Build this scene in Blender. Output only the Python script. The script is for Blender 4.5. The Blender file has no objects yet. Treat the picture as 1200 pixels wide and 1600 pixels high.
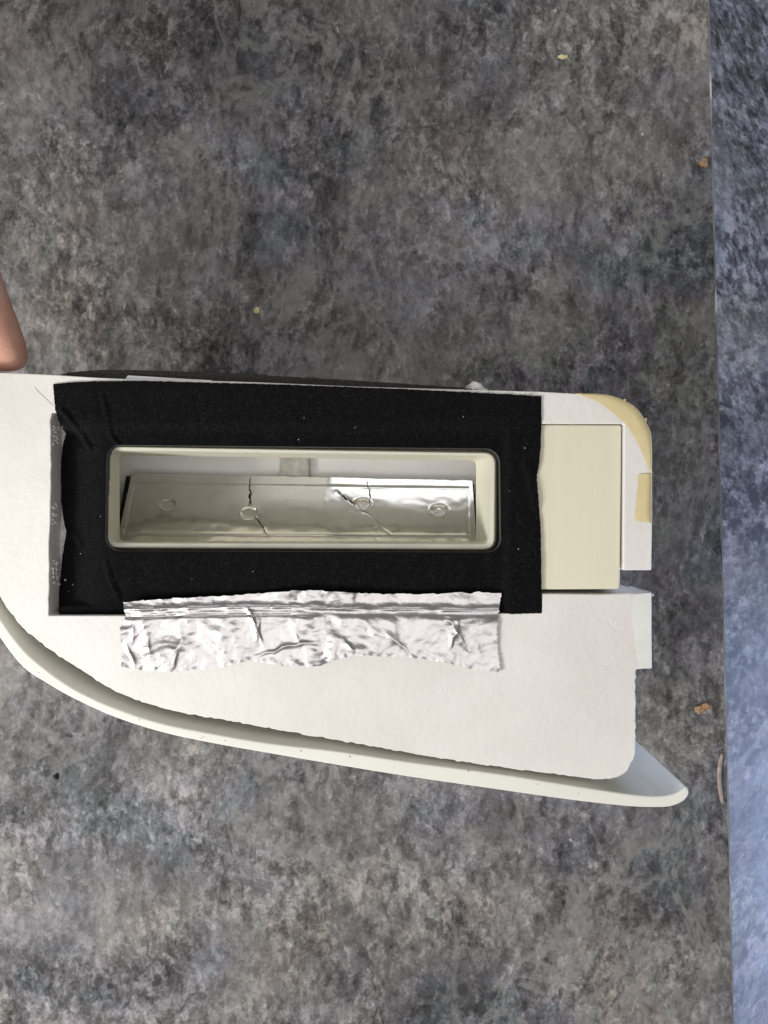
import bpy, bmesh, math, random
from mathutils import Vector, noise as mn
from mathutils.geometry import tessellate_polygon

random.seed(7)
C = bpy.context.scene.collection
SC = bpy.context.scene
R = math.radians

# ------------------------------------------------------------------ camera, light, exposure
F = 0.17            # height of the foam block's front face above the worktop
H = 0.47            # camera height
S = (H - F) / 1200  # metres per photo pixel on the front face

cam = bpy.data.cameras.new("camera")
cam.lens = 27.0; cam.sensor_fit = 'AUTO'; cam.sensor_width = 36.0
cam.clip_start = 0.01; cam.clip_end = 50
cam.dof.use_dof = True; cam.dof.focus_distance = H - F + 0.004; cam.dof.aperture_fstop = 30
camo = bpy.data.objects.new("camera", cam); C.objects.link(camo)
camo.location = (0, 0, H)
SC.camera = camo

world = bpy.data.worlds.new("World"); SC.world = world; world.use_nodes = True
bg = world.node_tree.nodes["Background"]
bg.inputs[0].default_value = (1.0, 0.98, 0.96, 1); bg.inputs[1].default_value = 0.16

def area(name, loc, aim, sx, sy, power, col):
    l = bpy.data.lights.new(name, 'AREA'); l.shape = 'RECTANGLE'; l.size = sx; l.size_y = sy
    l.energy = power; l.color = col
    o = bpy.data.objects.new(name, l); C.objects.link(o); o.location = loc
    o.rotation_euler = (Vector(aim) - Vector(loc)).to_track_quat('-Z', 'Y').to_euler()
    return o
area("window_light", (2.30, -1.05, -0.95), (0.22, 0.0, -0.03), 1.2, 1.0, 90.0, (0.50, 0.63, 1.0))
area("ceiling_light", (-0.05, -0.25, 1.6), (0, -0.05, 0), 1.7, 0.85, 6.3, (1.0, 0.98, 0.955))
area("lamp_light", (-0.61, -0.355, 0.66), (-0.02, 0, 0.10), 0.24, 0.24, 5.6, (1.0, 0.97, 0.925))
area("back_fill_light", (0.15, 1.9, 0.52), (0.05, 0, 0.30), 1.7, 0.95, 5.2, (0.97, 0.985, 1.0))  # unseen source added to fill the far-facing sides and mirror in the baffle

SC.view_settings.view_transform = 'Standard'; SC.view_settings.look = 'None'
SC.view_settings.exposure = 0.12; SC.view_settings.gamma = 1.0
SC.cycles.max_bounces = 10

# ------------------------------------------------------------------ helpers
def X(px): return (px - 600) * S
def Y(py): return (800 - py) * S
def at(px, py, z):                       # where the sight line through a photo pixel meets height z
    d = (H - z) / 1200
    return Vector(((px - 600) * d, (800 - py) * d, z))

def nmat(name):
    m = bpy.data.materials.new(name); m.use_nodes = True
    nt = m.node_tree; b = nt.nodes["Principled BSDF"]
    return m, nt, b
def node(nt, t, **kw):
    n = nt.nodes.new(t)
    for k, v in kw.items():
        if k in n.inputs: n.inputs[k].default_value = v
        else: setattr(n, k, v)
    return n
def coords(nt, scale=(1, 1, 1), rot=(0, 0, 0), off=(0, 0, 0)):
    tc = node(nt, 'ShaderNodeTexCoord'); mp = node(nt, 'ShaderNodeMapping')
    mp.inputs['Scale'].default_value = scale; mp.inputs['Rotation'].default_value = rot; mp.inputs['Location'].default_value = off
    nt.links.new(tc.outputs['Object'], mp.inputs['Vector'])
    return mp.outputs['Vector']
def noise_tex(nt, vec, scale, detail=4, rough=0.55, dist=0.0):
    n = node(nt, 'ShaderNodeTexNoise', Scale=scale, Detail=detail, Roughness=rough, Distortion=dist)
    if vec is not None: nt.links.new(vec, n.inputs['Vector'])
    return n
def ramp(nt, fac, stops):
    r = node(nt, 'ShaderNodeValToRGB'); e = r.color_ramp.elements
    while len(e) < len(stops): e.new(0.5)
    for i, (p, c) in enumerate(stops):
        e[i].position = p; e[i].color = (*c, 1) if len(c) == 3 else c
    nt.links.new(fac, r.inputs['Fac']); return r.outputs['Color']
def g(v): return (v, v, v)
def math_n(nt, op, a, b=None, clamp=False):
    n = node(nt, 'ShaderNodeMath'); n.operation = op; n.use_clamp = clamp
    for i, v in enumerate((a, b)):
        if v is None: continue
        if isinstance(v, (int, float)): n.inputs[i].default_value = v
        else: nt.links.new(v, n.inputs[i])
    return n.outputs[0]
def mixc(nt, fac, a, b, mode='MIX'):
    n = node(nt, 'ShaderNodeMix'); n.data_type = 'RGBA'; n.blend_type = mode
    for i, v in ((0, fac), (6, a), (7, b)):
        if isinstance(v, (int, float)): n.inputs[i].default_value = v
        elif isinstance(v, tuple): n.inputs[i].default_value = (*v, 1)
        else: nt.links.new(v, n.inputs[i])
    return n.outputs[2]
def bump(nt, b, h, dist, strength=1.0):
    n = node(nt, 'ShaderNodeBump', Distance=dist, Strength=strength)
    nt.links.new(h, n.inputs['Height']); nt.links.new(n.outputs[0], b.inputs['Normal'])
    return n

def simple(name, col, rough=0.5, metal=0.0, var=0.06, vs=120, bs=400, bd=0.00008, sss=0.0, spec=0.5, pre=(1, 1, 1)):
    m, nt, b = nmat(name)
    v = coords(nt, pre)
    n = noise_tex(nt, v, vs, 5)
    lo = tuple(c * (1 - var) for c in col); hi = tuple(min(1, c * (1 + var)) for c in col)
    nt.links.new(ramp(nt, n.outputs['Fac'], [(0.3, lo), (0.7, hi)]), b.inputs['Base Color'])
    b.inputs['Roughness'].default_value = rough; b.inputs['Metallic'].default_value = metal
    b.inputs['Specular IOR Level'].default_value = spec
    n2 = noise_tex(nt, v, bs, 4); bump(nt, b, n2.outputs['Fac'], bd)
    if sss:
        b.inputs['Subsurface Weight'].default_value = sss
        b.inputs['Subsurface Scale'].default_value = 0.003
        b.inputs['Subsurface Radius'].default_value = (1, 1, 0.8)
    return m

def tag(o, label=None, cat=None, group=None, kind=None):
    for k, v in (('label', label), ('category', cat), ('group', group), ('kind', kind)):
        if v: o[k] = v
    return o
def mesh_obj(name, verts, faces, mat=None, parent=None, smooth=None, loc=None):
    me = bpy.data.meshes.new(name); me.from_pydata([tuple(v) for v in verts], [], faces); me.update()
    bm = bmesh.new(); bm.from_mesh(me); bmesh.ops.recalc_face_normals(bm, faces=bm.faces); bm.to_mesh(me); bm.free()
    if smooth is not None:
        me.shade_smooth()
        if smooth < 180: me.set_sharp_from_angle(angle=R(smooth))
    for m in (mat if isinstance(mat, list) else [mat]): me.materials.append(m)
    o = bpy.data.objects.new(name, me); C.objects.link(o)
    if parent: o.parent = parent
    if loc: o.location = loc
    return o
def prism_data(pts, z0, z1):             # pts in metres (x, y); z0 low, z1 high
    n = len(pts)
    v = [(x, y, z1) for x, y in pts] + [(x, y, z0) for x, y in pts]
    f = [tuple(range(n)), tuple(range(2 * n - 1, n - 1, -1))]
    f += [(i, i + n, (i + 1) % n + n, (i + 1) % n) for i in range(n)]
    return v, f
def prism(name, pts, z0, z1, mat, parent, bev=0.0, smooth=40, seg=3):
    v, f = prism_data(pts, z0, z1)
    o = mesh_obj(name, v, f, mat, parent, smooth)
    if bev:
        m = o.modifiers.new("bevel", 'BEVEL'); m.width = bev; m.segments = seg
        m.limit_method = 'ANGLE'; m.angle_limit = R(50); m.harden_normals = False
    return o
def face_pts(px): return [(X(a), Y(b)) for a, b in px]
def spline(pts, step=6.0):               # Catmull-Rom through photo points, resampled
    P = [Vector(p) for p in pts]; out = []
    for i in range(len(P) - 1):
        p0 = P[i - 1] if i else P[0] * 2 - P[1]; p1 = P[i]; p2 = P[i + 1]
        p3 = P[i + 2] if i + 2 < len(P) else P[-1] * 2 - P[-2]
        n = max(1, int((p2 - p1).length / step))
        for k in range(n):
            t = k / n
            out.append(0.5 * ((2 * p1) + (p2 - p0) * t + (2 * p0 - 5 * p1 + 4 * p2 - p3) * t * t + (3 * p1 - p0 - 3 * p2 + p3) * t ** 3))
    out.append(P[-1]); return [tuple(p) for p in out]
def poly(pts, step=6.0):                 # straight segments, resampled
    P = [Vector(p) for p in pts]; out = []
    for a, b in zip(P, P[1:]):
        n = max(1, int((b - a).length / step))
        out += [tuple(a.lerp(b, k / n)) for k in range(n)]
    return out + [tuple(P[-1])]
def resample(pts, n):
    P = [Vector(p) for p in pts]; L = [0]
    for a, b in zip(P, P[1:]): L.append(L[-1] + (b - a).length)
    out = []; j = 0
    for k in range(n):
        t = L[-1] * k / (n - 1)
        while j < len(P) - 2 and L[j + 1] < t: j += 1
        s = (t - L[j]) / max(1e-9, L[j + 1] - L[j]); out.append(tuple(P[j].lerp(P[j + 1], min(1, max(0, s)))))
    return out
def jitter(pts, amp, freq=0.08, seed=0.0):
    out = []
    for x, y in pts:
        out.append((x + amp * mn.noise(Vector((x * freq, y * freq, seed))), y + amp * mn.noise(Vector((x * freq, y * freq, seed + 9)))))
    return out
def rrect(q, r, n=6, m=1):               # rounded quad TL TR BR BL in photo pixels
    out = []
    P = [Vector(p) for p in q]
    for i in range(4):
        a, b, c = P[i - 1], P[i], P[(i + 1) % 4]
        d0 = (a - b).normalized(); d1 = (c - b).normalized()
        s, e = b + d0 * r, b + d1 * r
        for k in range(n + 1):
            t = k / n; out.append(tuple((1 - t) ** 2 * s + 2 * t * (1 - t) * b + t * t * e))
    return out
def sstep(a, b, x):
    t = min(1, max(0, (x - a) / (b - a))); return t * t * (3 - 2 * t)
def seg_dist(p, a, b):
    ab = (b[0] - a[0], b[1] - a[1]); L = ab[0] ** 2 + ab[1] ** 2
    t = min(1, max(0, ((p[0] - a[0]) * ab[0] + (p[1] - a[1]) * ab[1]) / L))
    return math.hypot(p[0] - a[0] - t * ab[0], p[1] - a[1] - t * ab[1])
def line_dist(p, pts): return min(seg_dist(p, a, b) for a, b in zip(pts, pts[1:]))
def ball(bm, c, r, sub=2, squash=(1, 1, 1), amp=0.0, seed=0):
    ret = bmesh.ops.create_icosphere(bm, subdivisions=sub, radius=1.0)
    for v in ret['verts']:
        k = 1 + amp * mn.noise(v.co * 1.6 + Vector((seed, seed * 2, 0)))
        v.co = Vector((v.co.x * r * squash[0] * k, v.co.y * r * squash[1] * k, v.co.z * r * squash[2] * k)) + Vector(c)
def bm_obj(name, bm, mat, parent=None, smooth=True, loc=None):
    me = bpy.data.meshes.new(name); bm.to_mesh(me); bm.free()
    if smooth: me.shade_smooth()
    me.materials.append(mat)
    o = bpy.data.objects.new(name, me); C.objects.link(o)
    if parent: o.parent = parent
    if loc: o.location = loc
    return o

# ------------------------------------------------------------------ materials
STONE_OFF = (5.2, 1.9, 0.4)
def stone(name, rough_lo, rough_hi, pre=(1, 1, 1), con=1.0):
    m, nt, b = nmat(name)
    v0 = coords(nt, pre, (0, 0, 0), STONE_OFF)
    warp = noise_tex(nt, v0, 9, 3, 0.5)
    vm = node(nt, 'ShaderNodeVectorMath'); vm.operation = 'MULTIPLY_ADD'
    nt.links.new(warp.outputs['Color'], vm.inputs[0]); vm.inputs[1].default_value = (0.02, 0.03, 0.02); nt.links.new(v0, vm.inputs[2])
    vw = vm.outputs[0]
    mp = node(nt, 'ShaderNodeMapping'); mp.inputs['Scale'].default_value = (1.35, 0.85, 1.0); nt.links.new(vw, mp.inputs['Vector'])
    cloud = noise_tex(nt, vw, 7.0, 5, 0.55, 0.2)
    mid = noise_tex(nt, mp.outputs[0], 42, 6, 0.66)
    dn = noise_tex(nt, v0, 150, 4, 0.65)
    vd = node(nt, 'ShaderNodeVectorMath'); vd.operation = 'MULTIPLY_ADD'
    nt.links.new(dn.outputs['Color'], vd.inputs[0]); vd.inputs[1].default_value = (0.012, 0.012, 0.012); nt.links.new(mp.outputs[0], vd.inputs[2])
    def cells(scale):
        vo = node(nt, 'ShaderNodeTexVoronoi', Scale=scale); nt.links.new(vd.outputs[0], vo.inputs['Vector'])
        sc_ = node(nt, 'ShaderNodeSeparateColor'); nt.links.new(vo.outputs['Color'], sc_.inputs[0]); return sc_.outputs[0]
    c1, c2 = cells(120), cells(290)
    fleck = noise_tex(nt, mp.outputs[0], 165, 3, 0.6, 0.3)
    fine = noise_tex(nt, v0, 520, 3, 0.65)
    a = math_n(nt, 'MULTIPLY', cloud.outputs['Fac'], 0.46)
    a = math_n(nt, 'ADD', a, math_n(nt, 'MULTIPLY', mid.outputs['Fac'], 0.30))
    d = math_n(nt, 'MULTIPLY', math_n(nt, 'SUBTRACT', fleck.outputs['Fac'], 0.5), 0.27)
    d = math_n(nt, 'ADD', d, math_n(nt, 'MULTIPLY', math_n(nt, 'SUBTRACT', fine.outputs['Fac'], 0.5), 0.16))
    d = math_n(nt, 'ADD', d, math_n(nt, 'MULTIPLY', math_n(nt, 'SUBTRACT', c1, 0.5), 0.07))
    d = math_n(nt, 'ADD', d, math_n(nt, 'MULTIPLY', math_n(nt, 'SUBTRACT', c2, 0.5), 0.075))
    calm = noise_tex(nt, vw, 20, 3, 0.55)                                            # smooth patches between crinkled ones
    cm = node(nt, 'ShaderNodeMapRange', **{'From Min': 0.40, 'From Max': 0.60, 'To Min': 0.75 * con, 'To Max': 1.4 * con}); nt.links.new(calm.outputs['Fac'], cm.inputs['Value'])
    d = math_n(nt, 'MULTIPLY', d, cm.outputs[0])
    # short pale and dark squiggles
    sq = noise_tex(nt, vd.outputs[0], 54, 3, 0.55, 0.5)
    for lv, sgn in ((0.47, 0.10), (0.56, -0.08)):
        r_ = math_n(nt, 'ABSOLUTE', math_n(nt, 'SUBTRACT', sq.outputs['Fac'], lv))
        r_ = math_n(nt, 'SUBTRACT', 1.0, math_n(nt, 'MULTIPLY', r_, 60), True)
        r_ = math_n(nt, 'MULTIPLY', r_, math_n(nt, 'MULTIPLY', math_n(nt, 'SUBTRACT', fleck.outputs['Fac'], 0.42), 5.0, True))
        d = math_n(nt, 'ADD', d, math_n(nt, 'MULTIPLY', r_, sgn))
    a = math_n(nt, 'ADD', math_n(nt, 'ADD', a, 0.175), d)
    col = ramp(nt, a, [(0.38, g(0.033)), (0.46, g(0.078)), (0.54, g(0.152)), (0.62, g(0.265)), (0.73, g(0.45))])
    tint_n = noise_tex(nt, v0, 14, 4, 0.6)
    tint = ramp(nt, tint_n.outputs['Fac'], [(0.34, (0.94, 1.0, 1.08)), (0.45, (1.03, 0.97, 1.04)), (0.54, (1.0, 1.01, 0.98)), (0.66, (1.07, 0.98, 0.93))])
    col = mixc(nt, 1.0, col, tint, 'MULTIPLY')
    # pale thin veins where a broad mask allows them
    vn = noise_tex(nt, mp.outputs[0], 13, 5, 0.62, 0.9)
    ridge = math_n(nt, 'ABSOLUTE', math_n(nt, 'SUBTRACT', vn.outputs['Fac'], 0.5))
    ridge = math_n(nt, 'SUBTRACT', 1.0, math_n(nt, 'MULTIPLY', ridge, 30), True)
    gate = noise_tex(nt, v0, 5.2, 2, 0.5)
    gate = math_n(nt, 'MULTIPLY', math_n(nt, 'SUBTRACT', gate.outputs['Fac'], 0.45), 6.0, True)
    vein = math_n(nt, 'MULTIPLY', math_n(nt, 'MULTIPLY', ridge, gate), math_n(nt, 'MULTIPLY', fleck.outputs['Fac'], 1.5))
    col = mixc(nt, vein, col, (0.27, 0.27, 0.265))
    # sparse pale grains
    vor = node(nt, 'ShaderNodeTexVoronoi', Scale=95, Randomness=1.0); nt.links.new(v0, vor.inputs['Vector'])
    dot = math_n(nt, 'SUBTRACT', 0.10, vor.outputs['Distance']); dot = math_n(nt, 'MULTIPLY', dot, 9.0, True)
    sel = node(nt, 'ShaderNodeSeparateColor'); nt.links.new(vor.outputs['Color'], sel.inputs[0])
    dot = math_n(nt, 'MULTIPLY', dot, math_n(nt, 'GREATER_THAN', sel.outputs[0], 0.9))
    col = mixc(nt, dot, col, (0.30, 0.29, 0.26))
    nt.links.new(col, b.inputs['Base Color'])
    rr = node(nt, 'ShaderNodeMapRange', **{'To Min': rough_lo, 'To Max': rough_hi}); nt.links.new(mid.outputs['Fac'], rr.inputs['Value'])
    nt.links.new(rr.outputs[0], b.inputs['Roughness'])
    b.inputs['Specular IOR Level'].default_value = 0.22
    hh = math_n(nt, 'ADD', fleck.outputs['Fac'], math_n(nt, 'MULTIPLY', fine.outputs['Fac'], 0.3))
    bump(nt, b, hh, 0.0002, 0.3)
    return m
M_stone = stone("dark_stone_laminate", 0.50, 0.70)
M_edge = stone("dark_stone_laminate_edge", 0.55, 0.75, (0.42, 1.0, 0.42), 1.6)

def foam_mat():
    m, nt, b = nmat("white_polystyrene")
    v = coords(nt)
    vo = node(nt, 'ShaderNodeTexVoronoi', Scale=330); nt.links.new(v, vo.inputs['Vector'])
    n = noise_tex(nt, v, 45, 5, 0.6); n2 = noise_tex(nt, v, 700, 4, 0.65)
    col = ramp(nt, n.outputs['Fac'], [(0.3, (0.84, 0.83, 0.805)), (0.7, (0.89, 0.88, 0.865))])
    n3 = noise_tex(nt, v, 16, 3, 0.5)
    col = mixc(nt, 1.0, col, ramp(nt, n3.outputs['Fac'], [(0.3, (0.93, 0.90, 0.89)), (0.55, (1.0, 0.99, 0.97)), (0.75, (1.0, 1.0, 1.0))]), 'MULTIPLY')
    nt.links.new(col, b.inputs['Base Color'])
    b.inputs['Roughness'].default_value = 0.5
    b.inputs['Subsurface Weight'].default_value = 0.12; b.inputs['Subsurface Scale'].default_value = 0.003
    b.inputs['Subsurface Radius'].default_value = (1, 0.98, 0.9)
    h = math_n(nt, 'ADD', math_n(nt, 'MULTIPLY', vo.outputs['Distance'], -0.35), math_n(nt, 'MULTIPLY', n2.outputs['Fac'], 0.6))
    h = math_n(nt, 'ADD', h, math_n(nt, 'MULTIPLY', n.outputs['Fac'], 1.6))
    bump(nt, b, h, 0.0004, 0.5)
    return m
M_foam = foam_mat()
M_lid = simple("greenish_white_plastic", (0.87, 0.87, 0.80), 0.42, spec=0.3, var=0.03, vs=30, bs=500, bd=0.00004, sss=0.15)
M_liner = simple("cream_plastic", (0.74, 0.72, 0.60), 0.34, var=0.03, vs=40, bs=260, bd=0.00006, sss=0.35)
M_panel = simple("ivory_plastic", (0.83, 0.79, 0.625), 0.42, var=0.035, vs=200, bs=900, bd=0.00004, sss=0.1, pre=(1, 0.03, 1))
M_inner = simple("white_duct_wall", (0.95, 0.94, 0.915), 0.5, var=0.03)
M_rib = simple("grey_translucent_plastic", (0.50, 0.50, 0.44), 0.4, var=0.2, vs=300)
M_feltside = simple("grey_felt_edge", (0.085, 0.085, 0.085), 0.95, var=0.4, vs=900, bs=1500, bd=0.0002)
M_sponge = simple("dark_grey_sponge", (0.035, 0.034, 0.030), 0.95, var=0.6, vs=1400, bs=1300, bd=0.0006)
M_mask = simple("yellow_masking_tape", (0.76, 0.645, 0.36), 0.55, var=0.05, vs=150, bs=600, bd=0.0001)
M_clear = simple("milky_packing_tape", (0.82, 0.825, 0.79), 0.35, var=0.05, vs=90, bs=160, bd=0.0003, sss=0.2)
M_paper = simple("white_release_paper", (0.80, 0.80, 0.84), 0.5)
M_black = simple("black_foam_rubber", (0.006, 0.006, 0.006), 0.9)
M_fibre = simple("grey_felt_fibre", (0.017, 0.017, 0.019), 0.8)
M_lint = simple("white_lint", (0.7, 0.7, 0.68), 0.8)
def felt_mat():
    m, nt, b = nmat("black_felt")
    v = coords(nt)
    n = noise_tex(nt, v, 900, 5, 0.75, 1.2); n2 = noise_tex(nt, v, 120, 4)
    nt.links.new(ramp(nt, n.outputs['Fac'], [(0.35, (0.0022, 0.0022, 0.0026)), (0.62, (0.007, 0.007, 0.008)), (0.8, (0.02, 0.02, 0.023))]), b.inputs['Base Color'])
    b.inputs['Roughness'].default_value = 1.0; b.inputs['Specular IOR Level'].default_value = 0.1
    b.inputs['Sheen Weight'].default_value = 0.05; b.inputs['Sheen Roughness'].default_value = 0.5
    h = math_n(nt, 'ADD', n.outputs['Fac'], n2.outputs['Fac']); bump(nt, b, h, 0.0006, 0.8)
    return m
M_felt = felt_mat()
def foil_mat(name, col, rlo, rhi, bs, bd):
    m, nt, b = nmat(name)
    v = coords(nt)
    n = noise_tex(nt, v, 170, 4, 0.6); n2 = noise_tex(nt, v, bs, 3, 0.6)
    nt.links.new(ramp(nt, n.outputs['Fac'], [(0.3, tuple(c * 0.93 for c in col)), (0.7, col)]), b.inputs['Base Color'])
    b.inputs['Metallic'].default_value = 1.0
    rr = node(nt, 'ShaderNodeMapRange', **{'To Min': rlo, 'To Max': rhi}); nt.links.new(n.outputs['Fac'], rr.inputs['Value'])
    nt.links.new(rr.outputs[0], b.inputs['Roughness'])
    bump(nt, b, n2.outputs['Fac'], bd, 0.6)
    return m
M_foil = foil_mat("crumpled_aluminium_foil", (0.66, 0.635, 0.645), 0.26, 0.42, 650, 0.0002)
M_alu = foil_mat("satin_aluminium_tape", (0.95, 0.935, 0.90), 0.11, 0.18, 300, 0.00003)
def skin_mat():
    m, nt, b = nmat("skin")
    v = coords(nt)
    n = noise_tex(nt, v, 70, 5); n2 = noise_tex(nt, v, 1100, 5, 0.75)
    nt.links.new(ramp(nt, n.outputs['Fac'], [(0.32, (0.60, 0.27, 0.20)), (0.66, (0.74, 0.45, 0.34))]), b.inputs['Base Color'])
    b.inputs['Roughness'].default_value = 0.45
    b.inputs['Subsurface Weight'].default_value = 0.3; b.inputs['Subsurface Scale'].default_value = 0.004
    b.inputs['Subsurface Radius'].default_value = (1, 0.35, 0.2)
    bump(nt, b, n2.outputs['Fac'], 0.0006, 0.7)
    return m
M_skin = skin_mat()
M_nail = simple("fingernail", (0.70, 0.50, 0.42), 0.3)

# ------------------------------------------------------------------ setting
def grid(name, x0, x1, y0, y1, nx, ny, zf, mat):
    v = [(x0 + (x1 - x0) * i / nx, y0 + (y1 - y0) * j / ny, 0) for j in range(ny + 1) for i in range(nx + 1)]
    v = [(a, b, zf(a, b)) for a, b, _ in v]
    f = [(j * (nx + 1) + i, j * (nx + 1) + i + 1, (j + 1) * (nx + 1) + i + 1, (j + 1) * (nx + 1) + i) for j in range(ny) for i in range(nx)]
    return mesh_obj(name, v, f, mat)
# worktop: its front edge runs down the right-hand side, turned 1.4 degrees, and slopes away below it
p0 = at(1107, 0, 0); p1 = at(1146, 1600, 0)
dv = (p1 - p0).normalized(); nv = Vector((-dv.y, dv.x, 0))
if nv.x < 0: nv = -nv
a0 = p0 - dv * 0.5; a1 = p1 + dv * 0.5
def section(name, prof, mat):
    v = [tuple(a + nv * o + Vector((0, 0, z))) for a in (a0, a1) for o, z in prof]; n = len(prof)
    o = mesh_obj(name, v, [(i, (i + 1) % n, (i + 1) % n + n, i + n) for i in range(n)] + [tuple(range(n)), tuple(range(2 * n - 1, n - 1, -1))], mat, None, 25)
    tag(o, kind='structure'); return o
section("worktop", [(-1.3, 0.0), (-0.0006, 0.0), (-0.0006, -0.0012), (-0.03, -0.075), (-1.3, -0.075)], M_stone)
section("worktop_edge", [(0.0, -0.0004), (0.0006, -0.0009), (0.115, -0.105), (0.115, -0.13), (-0.0290, -0.13), (-0.0290, -0.0755), (-0.0004, -0.0013)], M_edge)
# worn pale line along the arris
def worn():
    m, nt, b = nmat("worn_laminate_core"); vv = coords(nt)
    nz = noise_tex(nt, vv, 22, 3, 0.6)
    nt.links.new(ramp(nt, nz.outputs['Fac'], [(0.44, (0.20, 0.21, 0.24)), (0.55, (0.30, 0.31, 0.34)), (0.60, (0.66, 0.66, 0.62))]), b.inputs['Base Color'])
    b.inputs['Roughness'].default_value = 0.5
    vs, fs = [], []; N = 420
    for i in range(N + 1):
        p = a0.lerp(a1, i / N) + nv * 0.0002; r = 0.0010 * (0.7 + 0.7 * mn.noise(Vector((i * 0.21, 3, 0))))
        for k in range(6):
            t = R(150) * k / 5 - R(30)
            vs.append(tuple(p - nv * (r * math.cos(t)) + Vector((0, 0, -0.0003 + 0.6 * r * math.sin(t)))))
    for i in range(N):
        for k in range(5): fs.append((i * 6 + k, i * 6 + k + 1, i * 6 + k + 7, i * 6 + k + 6))
    o = mesh_obj("worktop_arris", vs, fs, m, None, 180); tag(o, kind='structure')
worn()

# ------------------------------------------------------------------ the foam housing
root = bpy.data.objects.new("foam_housing", None); C.objects.link(root); root.empty_display_size = 0.05
tag(root, "white polystyrene housing with curved plastic cover, black felt frame and foil strip", "foam housing")

top_edge = [(-150, 575), (0, 582), (50, 584), (90, 586), (150, 590), (200, 592), (300, 594), (400, 597), (560, 604), (740, 609), (847, 612), (900, 615)]
corner = [(900, 615), (940, 616.5), (975, 626), (995, 638), (1010, 660), (1018, 684)]
low_edge = [(993, 1048), (993, 1165), (989, 1188), (973, 1211), (940, 1218), (900, 1214), (820, 1204), (700, 1187), (600, 1169.5), (500, 1152), (420, 1138), (350, 1125), (280, 1113), (217, 1095), (168, 1074), (133, 1051), (84, 1020), (42, 987), (17, 959), (0, 934), (-40, 870), (-75, 790), (-95, 700), (-110, 640)]
outl = poly(top_edge, 12)[:-1] + spline(corner, 5) + [(1019, 760), (1019, 830), (1018, 891)]
outl += [(974, 891), (975, 662), (846, 662), (700, 655), (400, 650), (120, 645), (81, 645)]
outl += jitter(poly([(79, 650), (80, 760), (77, 830), (77, 900), (75, 962)], 8)[1:], 1.6, 0.06)
outl += [(400, 962), (700, 960), (847, 958), (847, 928), (940, 929), (985, 927), (1018, 928), (1018, 1044), (995, 1046)]
outl += jitter(spline(low_edge, 5), 2.2, 0.13, 4.0)
outl += [(-150, 620)]
iA = outl.index((400, 650)); iB = outl.index((700, 655)); iT = max(i for i, p in enumerate(outl[:60]) if p[0] < 490 and p[1] < 620)
iU = min(i for i, p in enumerate(outl) if p[0] > 792 and p[1] < 620)
rearA = outl[:iT + 1] + [(490, 601), (490, 652)] + outl[iA:]
rearB = [(792, 610.5)] + outl[iU:iB] + [(792, 658)]
V, Fc = prism_data(face_pts(outl), F - 0.0440, F)
for part in (rearA, rearB):
    v_, f_ = prism_data(face_pts(part), F - 0.066, F - 0.0442); k0 = len(V); V += v_; Fc += [tuple(i + k0 for i in q) for q in f_]
fo = mesh_obj("foam_block", V, Fc, M_foam, root, 35)
bv = fo.modifiers.new("bevel", 'BEVEL'); bv.width = 0.0007; bv.segments = 3; bv.limit_method = 'ANGLE'; bv.angle_limit = R(50)
# floor of the pocket cut into the block, round the duct
def ring_solid(name, outer, inner, z0, z1, mat, parent, bev=0):
    """outer, inner: same number of points (metres)"""
    n = len(outer); v = []
    for z in (z1, z0):
        v += [(x, y, z) for x, y in outer] + [(x, y, z) for x, y in inner]
    f = []
    for i in range(n):
        j = (i + 1) % n
        f += [(i, j, n + j, n + i), (2 * n + i, 3 * n + i, 3 * n + j, 2 * n + j), (i, 2 * n + i, 2 * n + j, j), (n + i, n + j, 3 * n + j, 3 * n + i)]
    return mesh_obj(name, v, f, mat, parent, 35)
core_o = [(76, 646), (848, 646), (848, 961), (76, 961)]; core_i = [(140, 685), (800, 685), (800, 885), (140, 885)]
ring_solid("foam_core", face_pts(core_o), face_pts(core_i), F - 0.029, F - 0.0105, M_foam, root)

# lid: a 5 mm shell, its section drawn on the front face and carried 95 mm back
inner_line = [(-125, 600), (-112, 700), (-90, 800), (-55, 880), (0, 968), (35, 1015), (70, 1046), (105, 1071), (140, 1090), (182, 1108), (245, 1129), (315, 1144), (420, 1162), (522, 1174), (645, 1192), (780, 1210), (893, 1228), (978, 1241), (1021, 1245), (1046, 1243.5), (1062, 1238.5), (1073, 1230.5)]
outer_line = [(1075.5, 1232), (1077, 1240), (1070, 1252), (1049, 1261), (1021, 1262.5), (978, 1260.5), (893, 1251), (780, 1235), (610, 1210), (420, 1178), (315, 1159), (245, 1143), (175, 1120), (112, 1091), (70, 1067), (35, 1043), (0, 999), (-62, 905), (-105, 815), (-132, 700), (-145, 600)]
sec = spline(inner_line, 8) + spline(outer_line, 5)
prism("plastic_cover", face_pts(sec), F - 0.095, F - 0.0005, M_lid, root, bev=0.0014, smooth=40, seg=5)
# raised border along the cover's free end
prism("cover_rib", face_pts([(1030, 1243.6), (1037, 1243.4), (1037, 1245.5), (1030, 1245.5)]), F - 0.094, F - 0.004, M_lid, root, bev=0.0003)

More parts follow.
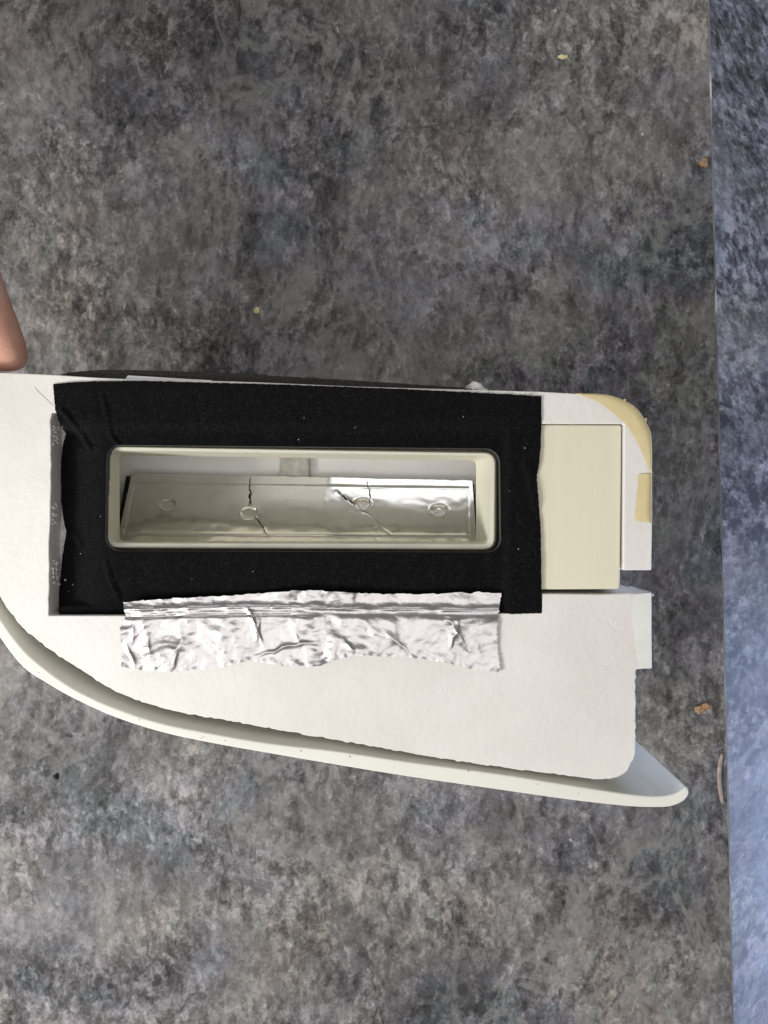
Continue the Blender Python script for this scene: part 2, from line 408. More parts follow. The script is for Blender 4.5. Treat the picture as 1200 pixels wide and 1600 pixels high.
# ------------------------------------------------------------------ duct liner
ZR = F - 0.0065
def loop(q, r, z): return [at(a, b, z) for a, b in rrect(q, r, 7)]
loops = [
    loop([(159, 693), (779, 703), (778, 864), (160, 861)], 21, F - 0.024),
    loop([(163.5, 697), (775, 707), (773.5, 859), (164, 856)], 19, ZR - 0.0008),
    loop([(165, 698.5), (773, 708.5), (771.5, 857.5), (165.5, 854.5)], 18, ZR),
    loop([(170, 703), (768, 712), (766, 851), (170, 849)], 15, ZR - 0.0001),
    loop([(172, 705), (766, 714), (764, 849), (172, 847)], 14, ZR - 0.0012),
    loop([(183, 709), (748, 718), (748, 847), (183.5, 846)], 10, F - 0.027),
    loop([(186.5, 711), (744, 720), (744, 846), (187, 845)], 9, F - 0.028),
    loop([(186.5, 711), (744, 720), (744, 846), (187, 845)], 9, F - 0.030),
    loop([(120, 672), (820, 675), (820, 905), (120, 905)], 9, F - 0.0302),
]
n = len(loops[0]); v = [p for L in loops for p in L]; f = []
for k in range(len(loops) - 1):
    for i in range(n):
        j = (i + 1) % n; f.append((k * n + i, k * n + j, (k + 1) * n + j, (k + 1) * n + i))
mesh_obj("duct_liner", v, f, M_liner, root, 50)
# chamber behind it: four walls down to the worktop and a back wall
V, Fc = [], []                           # the top stays open on the right: the outlet the baffle points at
for x0, y0, x1, y1 in ((81, 654, 85, 956), (841, 654, 845, 956), (85.2, 952, 840.8, 956), (85.2, 654, 488, 664), (794, 654, 840.8, 664)):
    v_, f_ = prism_data(face_pts([(x0, y0), (x1, y0), (x1, y1), (x0, y1)]), 0.0, F - 0.031); k0 = len(V); V += v_; Fc += [tuple(i + k0 for i in q) for q in f_]
v_, f_ = prism_data(face_pts([(488.2, 654), (793.8, 654), (793.8, 664), (488.2, 664)]), F - 0.0440, F - 0.031); k0 = len(V); V += v_; Fc += [tuple(i + k0 for i in q) for q in f_]
mesh_obj("duct_box", V, Fc, M_inner, root)
prism("duct_back_wall", face_pts([(85.5, 664.5), (840.5, 664.5), (840.5, 951.5), (85.5, 951.5)]), F - 0.068, F - 0.064, M_inner, root)
r0 = at(437, 700, F - 0.060); r1 = at(484, 760, F - 0.060)
prism("duct_rib", [(r0.x, r0.y), (r1.x, r0.y), (r1.x, r1.y), (r0.x, r1.y)], F - 0.0638, F - 0.0595, M_rib, root, bev=0.0012)

# baffle: aluminium tape over a black wedge, four pressed-in holes, creases
TL, TR, BR, BL = at(206, 739, F - 0.058), at(738, 751, F - 0.058), at(745, 852, F - 0.0325), at(182, 850, F - 0.0325)
NU, NV = 430, 84
nrm = (TR - TL).cross(BL - TL).normalized()
if nrm.z < 0: nrm = -nrm
holes = [(262, 788), (389, 800), (566, 787), (686, 797)]
cre = [[(392, 742), (389, 758), (391, 772), (388, 792)], [(398, 806), (408, 818), (418, 838)], [(388, 770), (392, 790)],
       [(573, 748), (577, 765), (579, 785)], [(527, 768), (540, 778), (556, 788)], [(562, 794), (578, 806), (592, 818), (612, 834)], [(590, 822), (585, 836), (592, 846)]]
def px_of(p): d = (H - p.z) / 1200; return (p.x / d + 600, 800 - p.y / d)
verts = []
for j in range(NV + 1):
    for i in range(NU + 1):
        u, w = i / NU, j / NV
        p = TL.lerp(TR, u).lerp(BL.lerp(BR, u), w)
        q = px_of(p)
        h = 0.0003 * mn.noise(Vector((u * 9, w * 3, 1))) + 0.00005 * mn.noise(Vector((u * 40, w * 10, 5)))
        # folded border along the four edges, a narrow groove beside it
        L = 200 - (q[1] - 740) * 0.19; e = min((q[0] - (L + 14 - 0.02 * (q[1] - 740))), (740 - q[0]) - 8 if u > .5 else 99, q[1] - (755 + (q[0] - 200) * 0.014), (833 + (q[0] - 200) * 0.006) - q[1])
        h += -0.00025 * sstep(-2.5, 3.0, e) - 0.0002 * math.exp(-(e / 1.8) ** 2)
        for (hx, hy) in holes:
            dd = math.hypot((q[0] - hx) / 13.5, (q[1] - hy) / 8.5)
            h += -0.0004 * (1 - sstep(0.76, 1.04, dd)) + 0.00015 * math.exp(-((dd - 1.12) / 0.12) ** 2) + 0.00005 * mn.noise(Vector((q[0] * .3, q[1] * .3, 2))) * (1 - sstep(1.0, 1.5, dd))
        qj = (q[0] + 3 * mn.noise(Vector((q[0] * .06, q[1] * .06, 31))), q[1] + 3 * mn.noise(Vector((q[0] * .06, q[1] * .06, 37))))
        for k, c in enumerate(cre):
            dd = line_dist(qj, c)
            if dd < 8: h += (-0.00016 * math.exp(-(dd / 1.8) ** 2)) * (0.6 + 0.8 * mn.noise(Vector((q[0] * .1, q[1] * .1, 0))))
        edge = 0.0
        if j == 0: edge = 1.6 * mn.noise(Vector((q[0] * 0.06, 0, 2)))
        p = p + nrm * h + (TL - BL).normalized() * (edge * 0.0003)
        verts.append(p)
fs = [(j * (NU + 1) + i, j * (NU + 1) + i + 1, (j + 1) * (NU + 1) + i + 1, (j + 1) * (NU + 1) + i) for j in range(NV) for i in range(NU)]
baf = mesh_obj("baffle_plate", verts, fs, M_alu, root, 180)
def on_plate(px, py, lift):
    o = Vector((0, 0, H)); d = at(px, py, 0) - o
    return o + d * ((TL + nrm * lift - o).dot(nrm) / d.dot(nrm))
for c in cre:  # black ribbons laid over the creases stand in for the dark of gaps
    V, Fc = [], []
    pts = resample(c, max(6, int(sum(math.dist(p, q) for p, q in zip(c, c[1:])) / 2)))
    pts = [(x + 2.4 * mn.noise(Vector((x * .13, y * .13, 41))) + random.uniform(-.4, .4), y + 1.2 * mn.noise(Vector((x * .13, y * .13, 47)))) for x, y in pts]
    for i, (x, y) in enumerate(pts):
        t = Vector(pts[min(len(pts) - 1, i + 1)]) - Vector(pts[max(0, i - 1)]); t = Vector((-t.y, t.x)).normalized()
        wd = 0.75 * (0.25 + math.sin(math.pi * (i + 0.5) / len(pts))) * random.uniform(0.5, 1.2)
        V += [on_plate(x + t.x * wd, y + t.y * wd, 0.00042), on_plate(x - t.x * wd, y - t.y * wd, 0.00042)]
        if i: k0 = len(V); Fc.append((k0 - 4, k0 - 3, k0 - 1, k0 - 2))
    mesh_obj("crack_dark_strip", V, Fc, M_black, root)
mb = []
for q, z in (((196, 741), F - 0.0585), ((741, 753), F - 0.0585), ((749, 852), F - 0.0335), ((176, 850), F - 0.0335)):
    mb.append(at(q[0], q[1], z) - nrm * 0.0014)
mb += [Vector((p.x, p.y, F - 0.0638)) for p in mb]
mesh_obj("baffle_core", mb, [(0, 1, 2, 3), (7, 6, 5, 4), (0, 4, 5, 1), (1, 5, 6, 2), (2, 6, 7, 3), (3, 7, 4, 0)], M_black, root)

# ivory end panel beside the felt
prism("end_panel", face_pts(rrect([(800, 663), (973, 663.5), (970.5, 921), (800, 922)], 5, 4)), F - 0.030, F - 0.0012, M_panel, root, bev=0.0007)

# ------------------------------------------------------------------ felt frame
def side(pts, n): return resample(pts, n)
NT, NS = 230, 100
top = side([(83, 600), (110, 597.5), (150, 595.5), (225, 595), (330, 598), (450, 601), (625, 607.5), (775, 615), (846, 619)], NT)
rgt = side([(846, 619), (846, 660), (845, 700), (841, 735), (838.5, 742), (841, 775), (845, 830), (846, 900), (846, 958)], NS)
bot = side([(846, 958), (780, 960), (500, 961), (300, 961), (92, 962)], NT)
lft = side([(92, 962), (92, 930), (97, 870), (104, 830), (101, 822), (96, 790), (95, 730), (98, 695), (103, 678), (94, 665), (86, 640), (83, 600)], NS)
outer = jitter(top[:-1] + rgt[:-1] + bot[:-1] + lft[:-1], 1.1, 0.35, 2)
hq = [(166, 695), (781, 701), (783, 863), (164, 861)]
def qside(a, b, n): return [tuple(Vector(a).lerp(Vector(b), k / (n - 1))) for k in range(n)]
hole = qside(hq[0], hq[1], NT)[:-1] + qside(hq[1], hq[2], NS)[:-1] + qside(hq[2], hq[3], NT)[:-1] + qside(hq[3], hq[0], NS)[:-1]
def round_hole(p, r=22):
    xs = sorted(q[0] for q in hq); 
    for i, c in enumerate(hq):
        sx = 1 if c[0] < 470 else -1; sy = 1 if c[1] < 780 else -1
        cx, cy = c[0] + sx * r, c[1] + sy * r
        if (p[0] - cx) * sx < 0 and (p[1] - cy) * sy < 0:
            d = Vector((p[0] - cx, p[1] - cy)); d = d.normalized() * r; return (cx + d.x, cy + d.y)
    return p
hole = [round_hole(p) for p in hole]
creases = [([(160, 618), (167, 650), (172, 680), (186, 696)], 4, 0.0009), ([(95, 640), (112, 660), (128, 680), (140, 700)], 5, 0.0011),
           ([(455, 640), (462, 670), (458, 694)], 5, 0.0005), ([(165, 880), (172, 905), (185, 935)], 4, 0.0010), ([(96, 825), (115, 835), (125, 850)], 5, 0.0009),
           ([(822, 725), (832, 760), (836, 790)], 7, 0.0014), ([(655, 640), (668, 668), (660, 694)], 5, 0.0003), ([(300, 625), (305, 670)], 6, 0.0003)]
def felt_z(px, py):
    z = -0.0028
    z -= 0.0062 * (1 - sstep(98, 175, px + 6 * mn.noise(Vector((0, py * 0.03, 0))))) * sstep(640, 690, py)      # sags into the pocket at the left
    z -= 0.0020 * sstep(900, 950, py) * sstep(150, 200, px) * 0.5
    up = (1 - sstep(654, 682, py))
    z = z * (1 - up) + 0.0009 * up                                                 # over the block's lip at the top
    if px > 780: z = max(z, -0.0028 + 0.0030 * sstep(780, 800, px))                # over the end panel
    if py > 945: z = z * 1.0
    for pts, w, hgt in creases:
        d = line_dist((px, py), pts)
        if d < w * 3: z += hgt * (math.exp(-(d / w) ** 2) - 0.5 * math.exp(-((d - w * 1.3) / w) ** 2))
    if py > 948: z = max(z, -0.0034)
    z += (0.0005 - 0.0003 * up) * mn.noise(Vector((px * 0.02, py * 0.02, 3))) + 0.00018 * mn.noise(Vector((px * 0.12, py * 0.12, 6)))
    if py < 656: z = max(z, 0.0005)
    return F + z
MR = 26; n = len(outer); v = []; f = []
for k in range(MR + 1):
    t = k / MR
    for i in range(n):
        px = outer[i][0] * (1 - t) + hole[i][0] * t; py = outer[i][1] * (1 - t) + hole[i][1] * t
        v.append(at(px, py, felt_z(px, py)))
for k in range(MR):
    for i in range(n):
        j = (i + 1) % n; f.append((k * n + i, k * n + j, (k + 1) * n + j, (k + 1) * n + i))
top_v = n * (MR + 1)
felt = mesh_obj("felt_frame", v, f, [M_felt, M_feltside], root, 180)
# thick grey edge inside the opening
hv = []; hf = []
for dz, push in ((-0.0001, 0.0), (-0.0045, 0.0)):
    for i in range(n):
        hp = at(*hole[i], felt_z(*hole[i])); hv.append((hp.x, hp.y, hp.z + dz))
hf = [(i, (i + 1) % n, n + (i + 1) % n, n + i) for i in range(n)]
mesh_obj("felt_cut_edge", hv, hf, M_feltside, root, 180)
ov = [at(*p, felt_z(*p)) + Vector((0, 0, dz)) for dz in (0, -0.0016) for p in outer]
mesh_obj("felt_outer_edge", ov, hf, M_felt, root, 180)

def on_felt(px, py):
    return 90 < px < 840 and 606 < py < 955 and not (158 < px < 788 and 690 < py < 868) and not (188 < px < 786 and py > 922)
def fibres(name, count, mat, lo, hi, width):
    vs, fs = [], []
    while count:
        px, py = random.uniform(90, 840), random.uniform(600, 955)
        if not on_felt(px, py): continue
        count -= 1
        a = random.uniform(0, 6.28); L = random.uniform(lo, hi); bend = random.uniform(-0.9, 0.9); x, y = X(px), Y(py); k0 = len(vs)
        for s in range(5):
            qx, qy = x / S + 600, 800 - y / S
            z = felt_z(qx, qy) + 0.00005 + 0.0004 * math.sin(s / 4 * math.pi)
            nx, ny = -math.sin(a), math.cos(a)
            q_ = at(qx, qy, z); vs += [(q_.x + nx * width, q_.y + ny * width, z), (q_.x - nx * width, q_.y - ny * width, z + width)]
            x += math.cos(a) * L / 4; y += math.sin(a) * L / 4; a += bend / 4
        fs += [(k0 + 2 * s, k0 + 2 * s + 1, k0 + 2 * s + 3, k0 + 2 * s + 2) for s in range(4)]
    o = mesh_obj(name, vs, fs, mat, root); tag(o, kind='stuff'); return o
fibres("felt_fibres", 6500, M_fibre, 0.0007, 0.0022, 0.000026)
bm = bmesh.new(); k = 0
for (px, py) in [(93, 913), (102, 906), (240, 748), (475, 653), (724, 651), (845, 725), (205, 800), (126, 865), (810, 858), (395, 893), (107, 924), (690, 925), (820, 700), (300, 905), (555, 668)] + [(random.uniform(95, 835), random.uniform(610, 950)) for _ in range(9)]:
    if not on_felt(px, py): continue
    k += 1; ball(bm, at(px, py, felt_z(px, py) + 0.0002), random.uniform(0.00012, 0.00022) if k > 2 else 0.0004, 1, (1, 1.3, 1), 0.6, k)
tag(bm_obj("lint_specks", bm, M_lint, root), kind='stuff')

# ------------------------------------------------------------------ foil strip
NU, NV = 400, 84
ft = resample(jitter(poly([(192, 941), (273, 935), (358, 931), (420, 926), (472, 922), (503, 923), (545, 926), (588, 928), (667, 928), (721, 925), (735, 928), (742, 925), (783, 927)], 5), 2.2, 0.2, 1), NU + 1)
fb = resample(jitter(poly([(190, 1041), (202, 1044), (230, 1048), (273, 1049), (341, 1044), (381, 1034), (406, 1034), (443, 1041), (497, 1041), (537, 1027), (568, 1024), (622, 1026), (690, 1034), (740, 1046), (783, 1051)], 5), 2.6, 0.25, 2), NU + 1)
rf = random.Random(23)
FOLDS = []                               # straight fold systems, each confined to its own patches
for k in range(34):
    lam = rf.choice((90, 60, 44, 30, 22, 16, 12, 10)) * rf.uniform(0.85, 1.2); th = rf.uniform(0, math.pi)
    FOLDS.append((math.cos(th), math.sin(th), 1 / lam, rf.random(), rf.uniform(0.045, 0.125) * lam / 4 * S, Vector((rf.uniform(0, 50), rf.uniform(0, 50), 0)), 0.5 / max(lam, 26)))
def crumple(x, y):
    wx = x + 7 * mn.noise(Vector((x * 0.03, y * 0.03, 3))); wy = y + 7 * mn.noise(Vector((x * 0.03, y * 0.03, 7))); h = 0
    for cx, cy, fr, ph, am, off, gf in FOLDS:
        gt = mn.noise(Vector((x * gf, y * gf, 0)) + off) - 0.05
        if gt <= 0: continue
        t = ((wx * cx + wy * cy) * fr + ph) % 1.0
        h += am * min(1.0, gt * 3.5) * (1 - abs(2 * t - 1))
    return h
creases_f = [([(381, 949), (392, 962), (400, 985), (403, 1000)], 3.5, 0.0010), ([(405, 965), (403, 985), (415, 1012)], 3, 0.0007),
             ([(398, 1028), (440, 1010), (497, 1004)], 3, 0.0006), ([(700, 1016), (715, 975)], 3, 0.0006), ([(538, 1000), (552, 1024)], 3, 0.0006),
             ([(250, 1040), (285, 1000), (280, 975)], 7, 0.0007), ([(228, 985), (232, 1030)], 4, 0.0006), ([(268, 1046), (275, 1020)], 5, 0.0006),
             ([(455, 980), (470, 1005)], 4, 0.0005), ([(600, 985), (640, 1024)], 4, 0.0004), ([(690, 960), (716, 990), (735, 1020)], 3, 0.0004), ([(205, 975), (213, 1005)], 3, 0.0005), ([(196, 1005), (212, 1040)], 3, 0.0006)]
def taper_line(p, pts):                  # distance to a crease and how far along it (0..1)
    best = (1e9, 0); tot = sum(math.dist(a, b) for a, b in zip(pts, pts[1:])); run = 0
    for a, b in zip(pts, pts[1:]):
        L = math.dist(a, b); t = min(1, max(0, ((p[0] - a[0]) * (b[0] - a[0]) + (p[1] - a[1]) * (b[1] - a[1])) / L ** 2))
        d = math.dist(p, (a[0] + t * (b[0] - a[0]), a[1] + t * (b[1] - a[1])))
        if d < best[0]: best = (d, (run + t * L) / tot)
        run += L
    return best
verts = []
for j in range(NV + 1):
    w = j / NV
    for i in range(NU + 1):
        u = i / NU
        px = ft[i][0] * (1 - w) + fb[i][0] * w; py = ft[i][1] * (1 - w) + fb[i][1] * w
        if u > 0.985: px -= (6 * math.sin(w * 3.1) + 2 * mn.noise(Vector((py * 0.3, 0, 0)))) * (u - 0.985) / 0.015
        if u < 0.02: px += (5 * math.exp(-((w - 0.22) / 0.08) ** 2) - 4 * math.exp(-((w - 0.45) / 0.2) ** 2) + 2 * mn.noise(Vector((py * 0.3, 5, 0)))) * (0.02 - u) / 0.02
        fold = 953 - 5 * math.exp(-((px - 400) / 160) ** 2) + 3 * mn.noise(Vector((px * 0.01, 0, 8)))
        base = F - 0.0014 + 0.0020 * sstep(fold - 12, fold + 12, py)
        amp = 0.75 + 0.45 * mn.noise(Vector((px * 0.008, py * 0.01, 11)))
        amp *= 1.0 + 0.5 * math.exp(-((px - 240) / 60) ** 2) + 0.9 * math.exp(-((px - 490) / 60) ** 2)
        flat = 1 - 0.7 * math.exp(-((py - (fold + 8)) / 6) ** 2)
        z = base + crumple(px, py) * amp * flat
        lip = 0.6 + 0.9 * mn.noise(Vector((px * 0.02, 2, 8)))
        z += 0.0007 * lip * math.exp(-((py - fold) / 2.2) ** 2) - 0.0006 * math.exp(-((py - fold - 12) / 2.0) ** 2) * (1 - sstep(420, 520, px))
        jx = 5 * mn.noise(Vector((px * 0.05, py * 0.05, 21))); jy = 5 * mn.noise(Vector((px * 0.05, py * 0.05, 27)))
        for pts, wd, hg in creases_f:
            d, al = taper_line((px + jx, py + jy), pts)
            if d < wd * 3:
                tw = math.sin(math.pi * min(1, max(0, 0.08 + 0.84 * al)))
                z += hg * tw * math.exp(-abs(d / wd) ** 1.4)
        z += 0.0002 * max(0.0, 1 - w / 0.24) + 0.0004 * sstep(0.93, 1.0, w) * mn.noise(Vector((px * 0.12, 1, 3)))
        verts.append(at(px, py, z))
fs = [(j * (NU + 1) + i, j * (NU + 1) + i + 1, (j + 1) * (NU + 1) + i + 1, (j + 1) * (NU + 1) + i) for j in range(NV) for i in range(NU)]
mesh_obj("foil_strip", verts, fs, M_foil, root, 180)

# ------------------------------------------------------------------ sponge strip, paper, tapes
def edge_y(px):
    for (x0, y0), (x1, y1) in zip(top_edge, top_edge[1:]):
        if x0 <= px <= x1: return y0 + (y1 - y0) * (px - x0) / (x1 - x0)
    return 612
st = spline([(86, 584), (105, 579.5), (150, 575.5), (200, 575.5), (262, 577), (350, 580), (450, 586), (569, 593), (680, 600.5), (737, 605), (750, 608.4)], 2.5)
nS = len(st); v = []; f = []; zs = [F - 0.0035 - 0.0021 * k for k in range(14)]
for kz, z in enumerate(zs):
    for (px, py) in st:
        jx = 0.0003 * mn.noise(Vector((px * 0.7, kz * 1.7, 0))); jz = 0.0006 * mn.noise(Vector((px * 0.5, kz * 1.3, 4)))
        v.append((X(px), Y(py) + jx, z + jz * (kz == 0 or 1)))
o0 = len(v)
for (px, py) in st: v.append((X(px), Y(max(py, edge_y(px) + 0.6 if py < edge_y(px) else py)) - 0.00002, zs[0]))
for kz in range(13):
    for i in range(nS - 1): f.append((kz * nS + i, kz * nS + i + 1, (kz + 1) * nS + i + 1, (kz + 1) * nS + i))
for i in range(nS - 1): f.append((i, i + 1, o0 + i + 1, o0 + i))
mesh_obj("sponge_strip", v, f, M_sponge, root, 180)

pv = [(193, 590.0, -0.0030), (197, 585.0, -0.0030), (215, 586.2, -0.0028), (245, 588, -0.0026), (290, 591.2, -0.002), (330, 594.2, -0.001), (330, 595.5, -0.001), (250, 593.5, -0.0015), (210, 592, -0.002)]
pv2 = [(X(a), Y(b), F + c + 0.0008) for a, b, c in pv]; m_ = len(pv2)
mesh_obj("paper_scrap", pv2 + [(a, b, c - 0.0003) for a, b, c in pv2], [tuple(range(m_)), tuple(range(2 * m_ - 1, m_ - 1, -1))] + [(i, i + m_, (i + 1) % m_ + m_, (i + 1) % m_) for i in range(m_)], M_paper, root)

def tape(name, outer, inner, mat, wrap, bulge=0.00035, n=40, rag=0.0, label=None):
    """a strip lying on the front face between two lines and folded back over the outer edge"""
    o_, i_ = resample(outer, n), resample(inner, n)
    if rag: i_ = [(a + rag * (random.random() - .5), b + rag * (random.random() - .5)) for a, b in i_]
    v = []; f = []
    for k in range(n):
        a, b = Vector(o_[k]), Vector(i_[k])
        t = Vector(o_[min(n - 1, k + 1)]) - Vector(o_[max(0, k - 1)]); out = Vector((t.y, -t.x)).normalized()
        if out.dot(a - Vector((900, 800))) < 0: out = -out
        w1 = 0.9 * mn.noise(Vector((k * 0.5, 1, 0))); 
        row = [(b, F + bulge), ((a * 0.55 + b * 0.45), F + bulge + 0.00015 + 0.0001 * w1), (a - out * 2.0, F + bulge + 0.0001), (a + out * 0.9, F - 0.0007), (a + out * (1.5 + 0.3 * w1), F - 0.003), (a + out * 1.3, F - wrap)]
        v += [(X(p.x), Y(p.y), z) for p, z in row]
    m = 6
    for k in range(n - 1):
        for r_ in range(m - 1): f.append((k * m + r_, k * m + r_ + 1, (k + 1) * m + r_ + 1, (k + 1) * m + r_))
    ob = mesh_obj(name, v, f, mat, root, 60)
    if label: ob['label'] = label
    return ob
tape("masking_tape", spline([(900, 614.5), (940, 616), (958, 619), (976, 626), (995, 638), (1010, 660), (1018, 684), (1019, 741)], 4),
     spline([(900, 615.5), (930, 626), (955, 643), (978, 664), (994, 688), (1006, 714), (1013, 732), (1016, 741)], 4), M_mask, 0.03, label="yellow tape crescent wrapped round the rounded corner", rag=0.8)
tape("masking_tape", [(1019, 740), (1019, 780), (1019, 817)], [(997, 741), (995, 775), (991, 810), (994, 814), (1006, 816)], M_mask, 0.03, bulge=0.0005, rag=1.6, n=30, label="short yellow tape tab with a saw-toothed end")
tape("packing_tape", [(1018, 926), (1018, 985), (1018.5, 1044)], [(984, 929), (985, 960), (990, 1005), (996, 1044)], M_clear, 0.028, bulge=0.0006, n=26, rag=0.6, label="milky tape flap folded round the lower edge")
# torn little ends that stand off the masking tape
for (px, py, dx, dy) in ((976, 626, 2, -3), (1008, 655, 3, -2), (1018, 928, 4, 1)):
    pts = [(px - 4, py - 1), (px + dx, py + dy), (px + 3, py + 4)]
    v, f = prism_data([(X(a), Y(b)) for a, b in pts], F - 0.0012, F - 0.0002)
    mesh_obj("tape_shred", v, f, M_mask if py < 900 else M_clear, root)

# patches of raised beads on the foam
def beads(name, spots, mat=M_foam):
    bm = bmesh.new()
    for (cx, cy, rad, cnt) in spots:
        for _ in range(int(cnt * 0.75)):
            a, rr = random.uniform(0, 6.28), rad * math.sqrt(random.random())
            rb = random.uniform(0.0005, 0.0008); ball(bm, (X(cx + rr * math.cos(a)), Y(cy + rr * math.sin(a)), F - rb * 0.87), rb, 2, (1, 1.15, 1), 0.1, cx)
    o = bm_obj(name, bm, mat, root); tag(o, kind='stuff')
M_bead = simple("glossy_bead", (0.93, 0.93, 0.92), 0.2, bd=0.00001, var=0.01)
beads("foam_beads", [(866, 1027, 19, 26), (950, 983, 22, 30), (934, 1090, 20, 24), (768, 1090, 18, 16), (690, 1064, 22, 18), (860, 975, 40, 16), (550, 1126, 16, 8), (905, 1010, 60, 26), (960, 1110, 28, 22), (25, 760, 45, 10), (30, 690, 40, 10), (700, 1100, 50, 10), (985, 850, 9, 10), (915, 640, 12, 6)], M_bead)
bm = bmesh.new()
for (cy, cnt) in ((680, 22), (802, 22), (895, 22)):
    for _ in range(cnt):
        ball(bm, (X(80.2), Y(cy + random.uniform(-18, 18)), F - random.uniform(0.0012, 0.0065)), random.uniform(0.0003, 0.0005), 1)
tag(bm_obj("pocket_beads", bm, M_bead, root), kind='stuff')

bm = bmesh.new()                          # grime on the cover's rim
for (px, py) in [(137, 1086), (617, 1199.5), (732, 1205), (905, 1240), (60, 1051), (318, 1152), (470, 1174), (840, 1226)] + [(random.uniform(150, 1000), 0) for _ in range(4)]:
    if not py:
        py = next(b + (d_ - b) * (px - a_) / (c_ - a_) for (a_, b), (c_, d_) in zip(inner_line, inner_line[1:]) if a_ <= px <= c_) + random.uniform(3, 11)
    ball(bm, (X(px), Y(py), F - 0.0004), random.uniform(0.00012, 0.00024), 1, (1.2, 1, 0.5), 0.6, px)
tag(bm_obj("rim_grime", bm, M_black, root), kind='stuff')

# ------------------------------------------------------------------ small loose things
def crumb(name, px, py, z, r, squash, mat, label, cat, amp=0.7, seed=1, group=None):
    bm = bmesh.new(); ball(bm, (0, 0, 0), r, 3, squash, amp, seed)
    p = at(px, py, z); o = bm_obj(name, bm, mat, None, True, (p.x, p.y, z + r * squash[2] * 0.75))
    tag(o, label, cat, group); return o
M_yc = simple("pale_yellow_crumb", (0.75, 0.70, 0.40), 0.6); M_br = simple("brown_crumb", (0.42, 0.26, 0.15), 0.7, var=0.4, vs=900)
M_dark = simple("dark_grit", (0.012, 0.012, 0.014), 0.6); M_pale = simple("pale_grit", (0.45, 0.45, 0.45), 0.6); M_white = simple("white_foam_bit", (0.86, 0.86, 0.85), 0.6)
crumb("crumb", 402, 486, 0, 0.0019, (0.9, 1.0, 0.7), M_yc, "tiny pale yellow crumb on the worktop above the middle of the felt frame", "crumb", seed=1)
crumb("crumb", 879, 90, 0, 0.0024, (1.2, 0.5, 0.5), M_yc, "flat yellowish flake on the dark worktop near its upper right", "crumb", seed=2)
crumb("crumb", 1098, 256, 0, 0.0024, (1, 1.1, 0.7), M_br, "tan crumb on the worktop close to the worktop's front edge, upper right", "crumb", seed=3)
crumb("crumb", 1091, 1108, 0, 0.0024, (1, 1.1, 0.8), M_br, "reddish brown crumb, left one of the pair right of the foam block", "crumb", seed=4)
crumb("crumb", 1102, 1103, 0, 0.0026, (1.1, 0.8, 0.8), M_br, "brown crumb, right one of the pair right of the foam block", "crumb", seed=5)
crumb("grit", 88, 1213, 0, 0.0015, (1, 1.1, 0.7), M_dark, "black speck on the worktop below the curved plastic cover", "grit", seed=6)
crumb("crumb", 868, 17, 0, 0.0010, (1, 1, 0.6), M_pale, "tiny white speck on the worktop at its top edge", "crumb", seed=7)
crumb("crumb", 1004, 210, 0, 0.0010, (1, 1, 0.6), M_pale, "tiny white speck on the worktop left of the tan crumb", "crumb", seed=8)
crumb("crumb", 892, 1312, 0, 0.0010, (1, 1, 0.6), M_pale, "tiny white speck on the worktop under the cover's free end", "crumb", seed=9)
bm = bmesh.new()
for k in range(70):
    p = at(random.uniform(10, 1090), random.choice((random.uniform(10, 540), random.uniform(10, 540), random.uniform(1290, 1590))), 0)
    ball(bm, (p.x, p.y, 0.0002), random.uniform(0.00018, 0.00042), 1, (1, random.uniform(0.7, 1.6), 0.6), 0.5, k)
tag(bm_obj("dust", bm, M_pale), kind='stuff')
# foam bit on the block's top edge
bm = bmesh.new(); ball(bm, (0, 0, 0), 0.0030, 3, (1.1, 0.85, 0.9), 0.6, 3); ball(bm, (0.003, -0.0008, 0.0005), 0.0017, 3, (1.3, 0.8, 0.8), 0.6, 5)
o = bm_obj("foam_bit", bm, M_white, None, True, (X(744), Y(604), F - 0.006)); tag(o, "white foam bit stuck on the block's top edge at the end of the dark sponge", "foam bit")
# curved sliver lying against the corner
def tube(path, r, k=8):
    v = []; f = []; n = len(path)
    for i, p in enumerate(path):
        t = (path[min(n - 1, i + 1)] - path[max(0, i - 1)]).normalized(); a = t.cross(Vector((0, 0, 1))).normalized(); b = a.cross(t)
        rr = r * (0.35 + 0.65 * math.sin(math.pi * (i + 0.6) / (n + 0.2)) ** 0.4)
        for q in range(k): v.append(p + a * rr * math.cos(6.2832 * q / k) + b * rr * 0.7 * math.sin(6.2832 * q / k))
    for i in range(n - 1):
        for q in range(k): f.append((i * k + q, i * k + (q + 1) % k, (i + 1) * k + (q + 1) % k, (i + 1) * k + q))
    f += [tuple(range(k)), tuple(range((n - 1) * k, n * k))]
    return v, f
M_sliver = simple("pinkish_wood_sliver", (0.42, 0.33, 0.28), 0.5, var=0.35, vs=260)
sp_ = spline([(1128, 1178), (1124.5, 1195), (1123.5, 1215), (1125, 1235), (1129, 1256)], 4)
v, f = tube([at(a, b, 0.0013) for a, b in sp_], 0.0014)
tag(mesh_obj("sliver", v, f, M_sliver, None, 180), "thin curved pinkish sliver lying along the worktop's front edge", "sliver")
# fine hair across the foam's upper left
v, f = tube([Vector((X(a), Y(b), F + 0.0001)) for i, (a, b) in enumerate(spline([(54, 604), (60, 612), (68, 619), (76, 627), (83, 634)], 2.5))], 0.00006, 5)
tag(mesh_obj("hair", v, f, M_dark, None, 180), "fine dark hair lying on the white foam beside the felt's upper left corner", "hair")

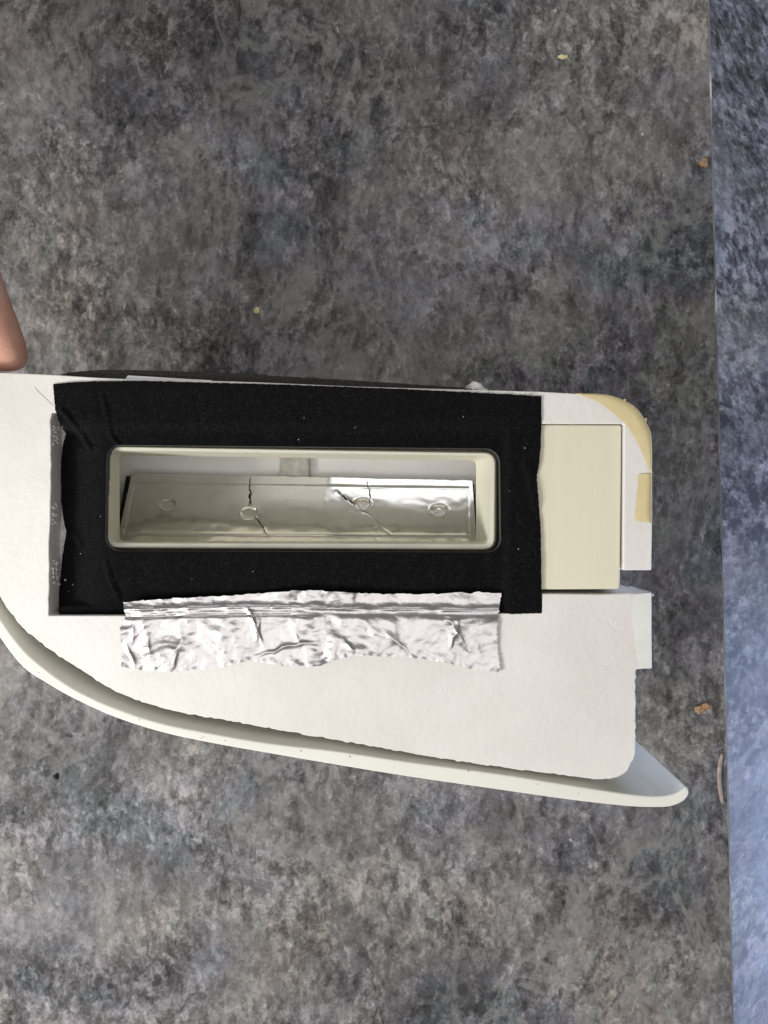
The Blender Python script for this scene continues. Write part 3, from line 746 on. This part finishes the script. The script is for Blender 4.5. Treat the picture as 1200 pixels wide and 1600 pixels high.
# ------------------------------------------------------------------ hand pressing on the block's top edge
def hand():
    mm = S
    def P(px, py, z): return Vector((X(px), Y(py), F + z))
    verts, edges, rad = [], [], []
    def add(p, r, parent=None):
        verts.append(p); rad.append(r); i = len(verts) - 1
        if parent is not None: edges.append((parent, i))
        return i
    wrist = add(P(-560, -60, -0.040), 0.027)
    fore = add(P(-860, -260, -0.045), 0.031, wrist)
    palm = add(P(-430, 60, -0.034), 0.026, wrist)
    tips = []
    base = [(-255, 130, -0.008), (-275, 120, -0.030), (-305, 115, -0.052), (-345, 110, -0.071)]
    fingers = [
        [(-150, 250, -0.010, 0.0105), (-72, 385, -0.012, 0.0095), (-34, 485, -0.012, 0.0088), (-14, 534, -0.012, 0.0087), (-7, 558, -0.012, 0.0074), (-5, 571, -0.012, 0.0042)],
        [(-180, 250, -0.034, 0.0105), (-130, 400, -0.034, 0.0095), (-100, 490, -0.034, 0.0088), (-84, 536, -0.034, 0.0078), (-82, 551, -0.034, 0.0060)],
        [(-215, 250, -0.056, 0.0100), (-170, 400, -0.055, 0.0090), (-142, 485, -0.054, 0.0084), (-128, 534, -0.053, 0.0074), (-126, 548, -0.053, 0.0056)],
        [(-265, 240, -0.074, 0.0088), (-225, 380, -0.072, 0.0080), (-200, 470, -0.070, 0.0072), (-186, 530, -0.068, 0.0064), (-184, 546, -0.067, 0.0050)],
    ]
    for b, fg in zip(base, fingers):
        i = add(P(*b), 0.0125, palm)
        for (px, py, z, r) in fg: i = add(P(px, py, z), r, i)
        tips.append(P(fg[3][0], fg[3][1], fg[3][2]))
    i = add(P(-420, 240, 0.000), 0.015, palm)                                      # thumb, along the block's left end
    for (px, py, z, r) in ((-330, 400, 0.004, 0.0125), (-235, 520, -0.004, 0.011), (-178, 592, -0.012, 0.0098), (-172, 606, -0.013, 0.0075)): i = add(P(px, py, z), r, i)
    me = bpy.data.meshes.new("hand"); me.from_pydata([tuple(v) for v in verts], edges, [])
    o = bpy.data.objects.new("hand", me); C.objects.link(o)
    sk = o.modifiers.new("skin", 'SKIN'); sk.use_smooth_shade = True; sk.branch_smoothing = 0.6
    sv = me.skin_vertices[0].data
    for i, r in enumerate(rad): sv[i].radius = (r, r); sv[i].use_root = (i == 0)
    ss = o.modifiers.new("sub", 'SUBSURF'); ss.levels = 2; ss.render_levels = 3
    me.materials.append(M_skin)
    dg = bpy.context.evaluated_depsgraph_get()
    ev = bpy.data.meshes.new_from_object(o.evaluated_get(dg))
    o.modifiers.clear(); o.data = ev; ev.name = "hand_skin"
    if not ev.materials: ev.materials.append(M_skin)
    ev.shade_smooth()
    tag(o, "bare hand reaching in from the left, fingertip pressed on the foam's top edge", "hand")
    for t, rr in zip(tips, (0.0078, 0.0078, 0.0074, 0.0064)):                       # nails on the backs of the fingers
        bm = bmesh.new(); ball(bm, (0, 0, 0), rr, 3, (0.30, 0.95, 0.72))
        n_ = bm_obj("fingernail", bm, M_nail, o, True, tuple(t + Vector((-rr * 0.80, 0.001, 0.001)))); n_.rotation_euler = (0, 0, R(14))
hand()
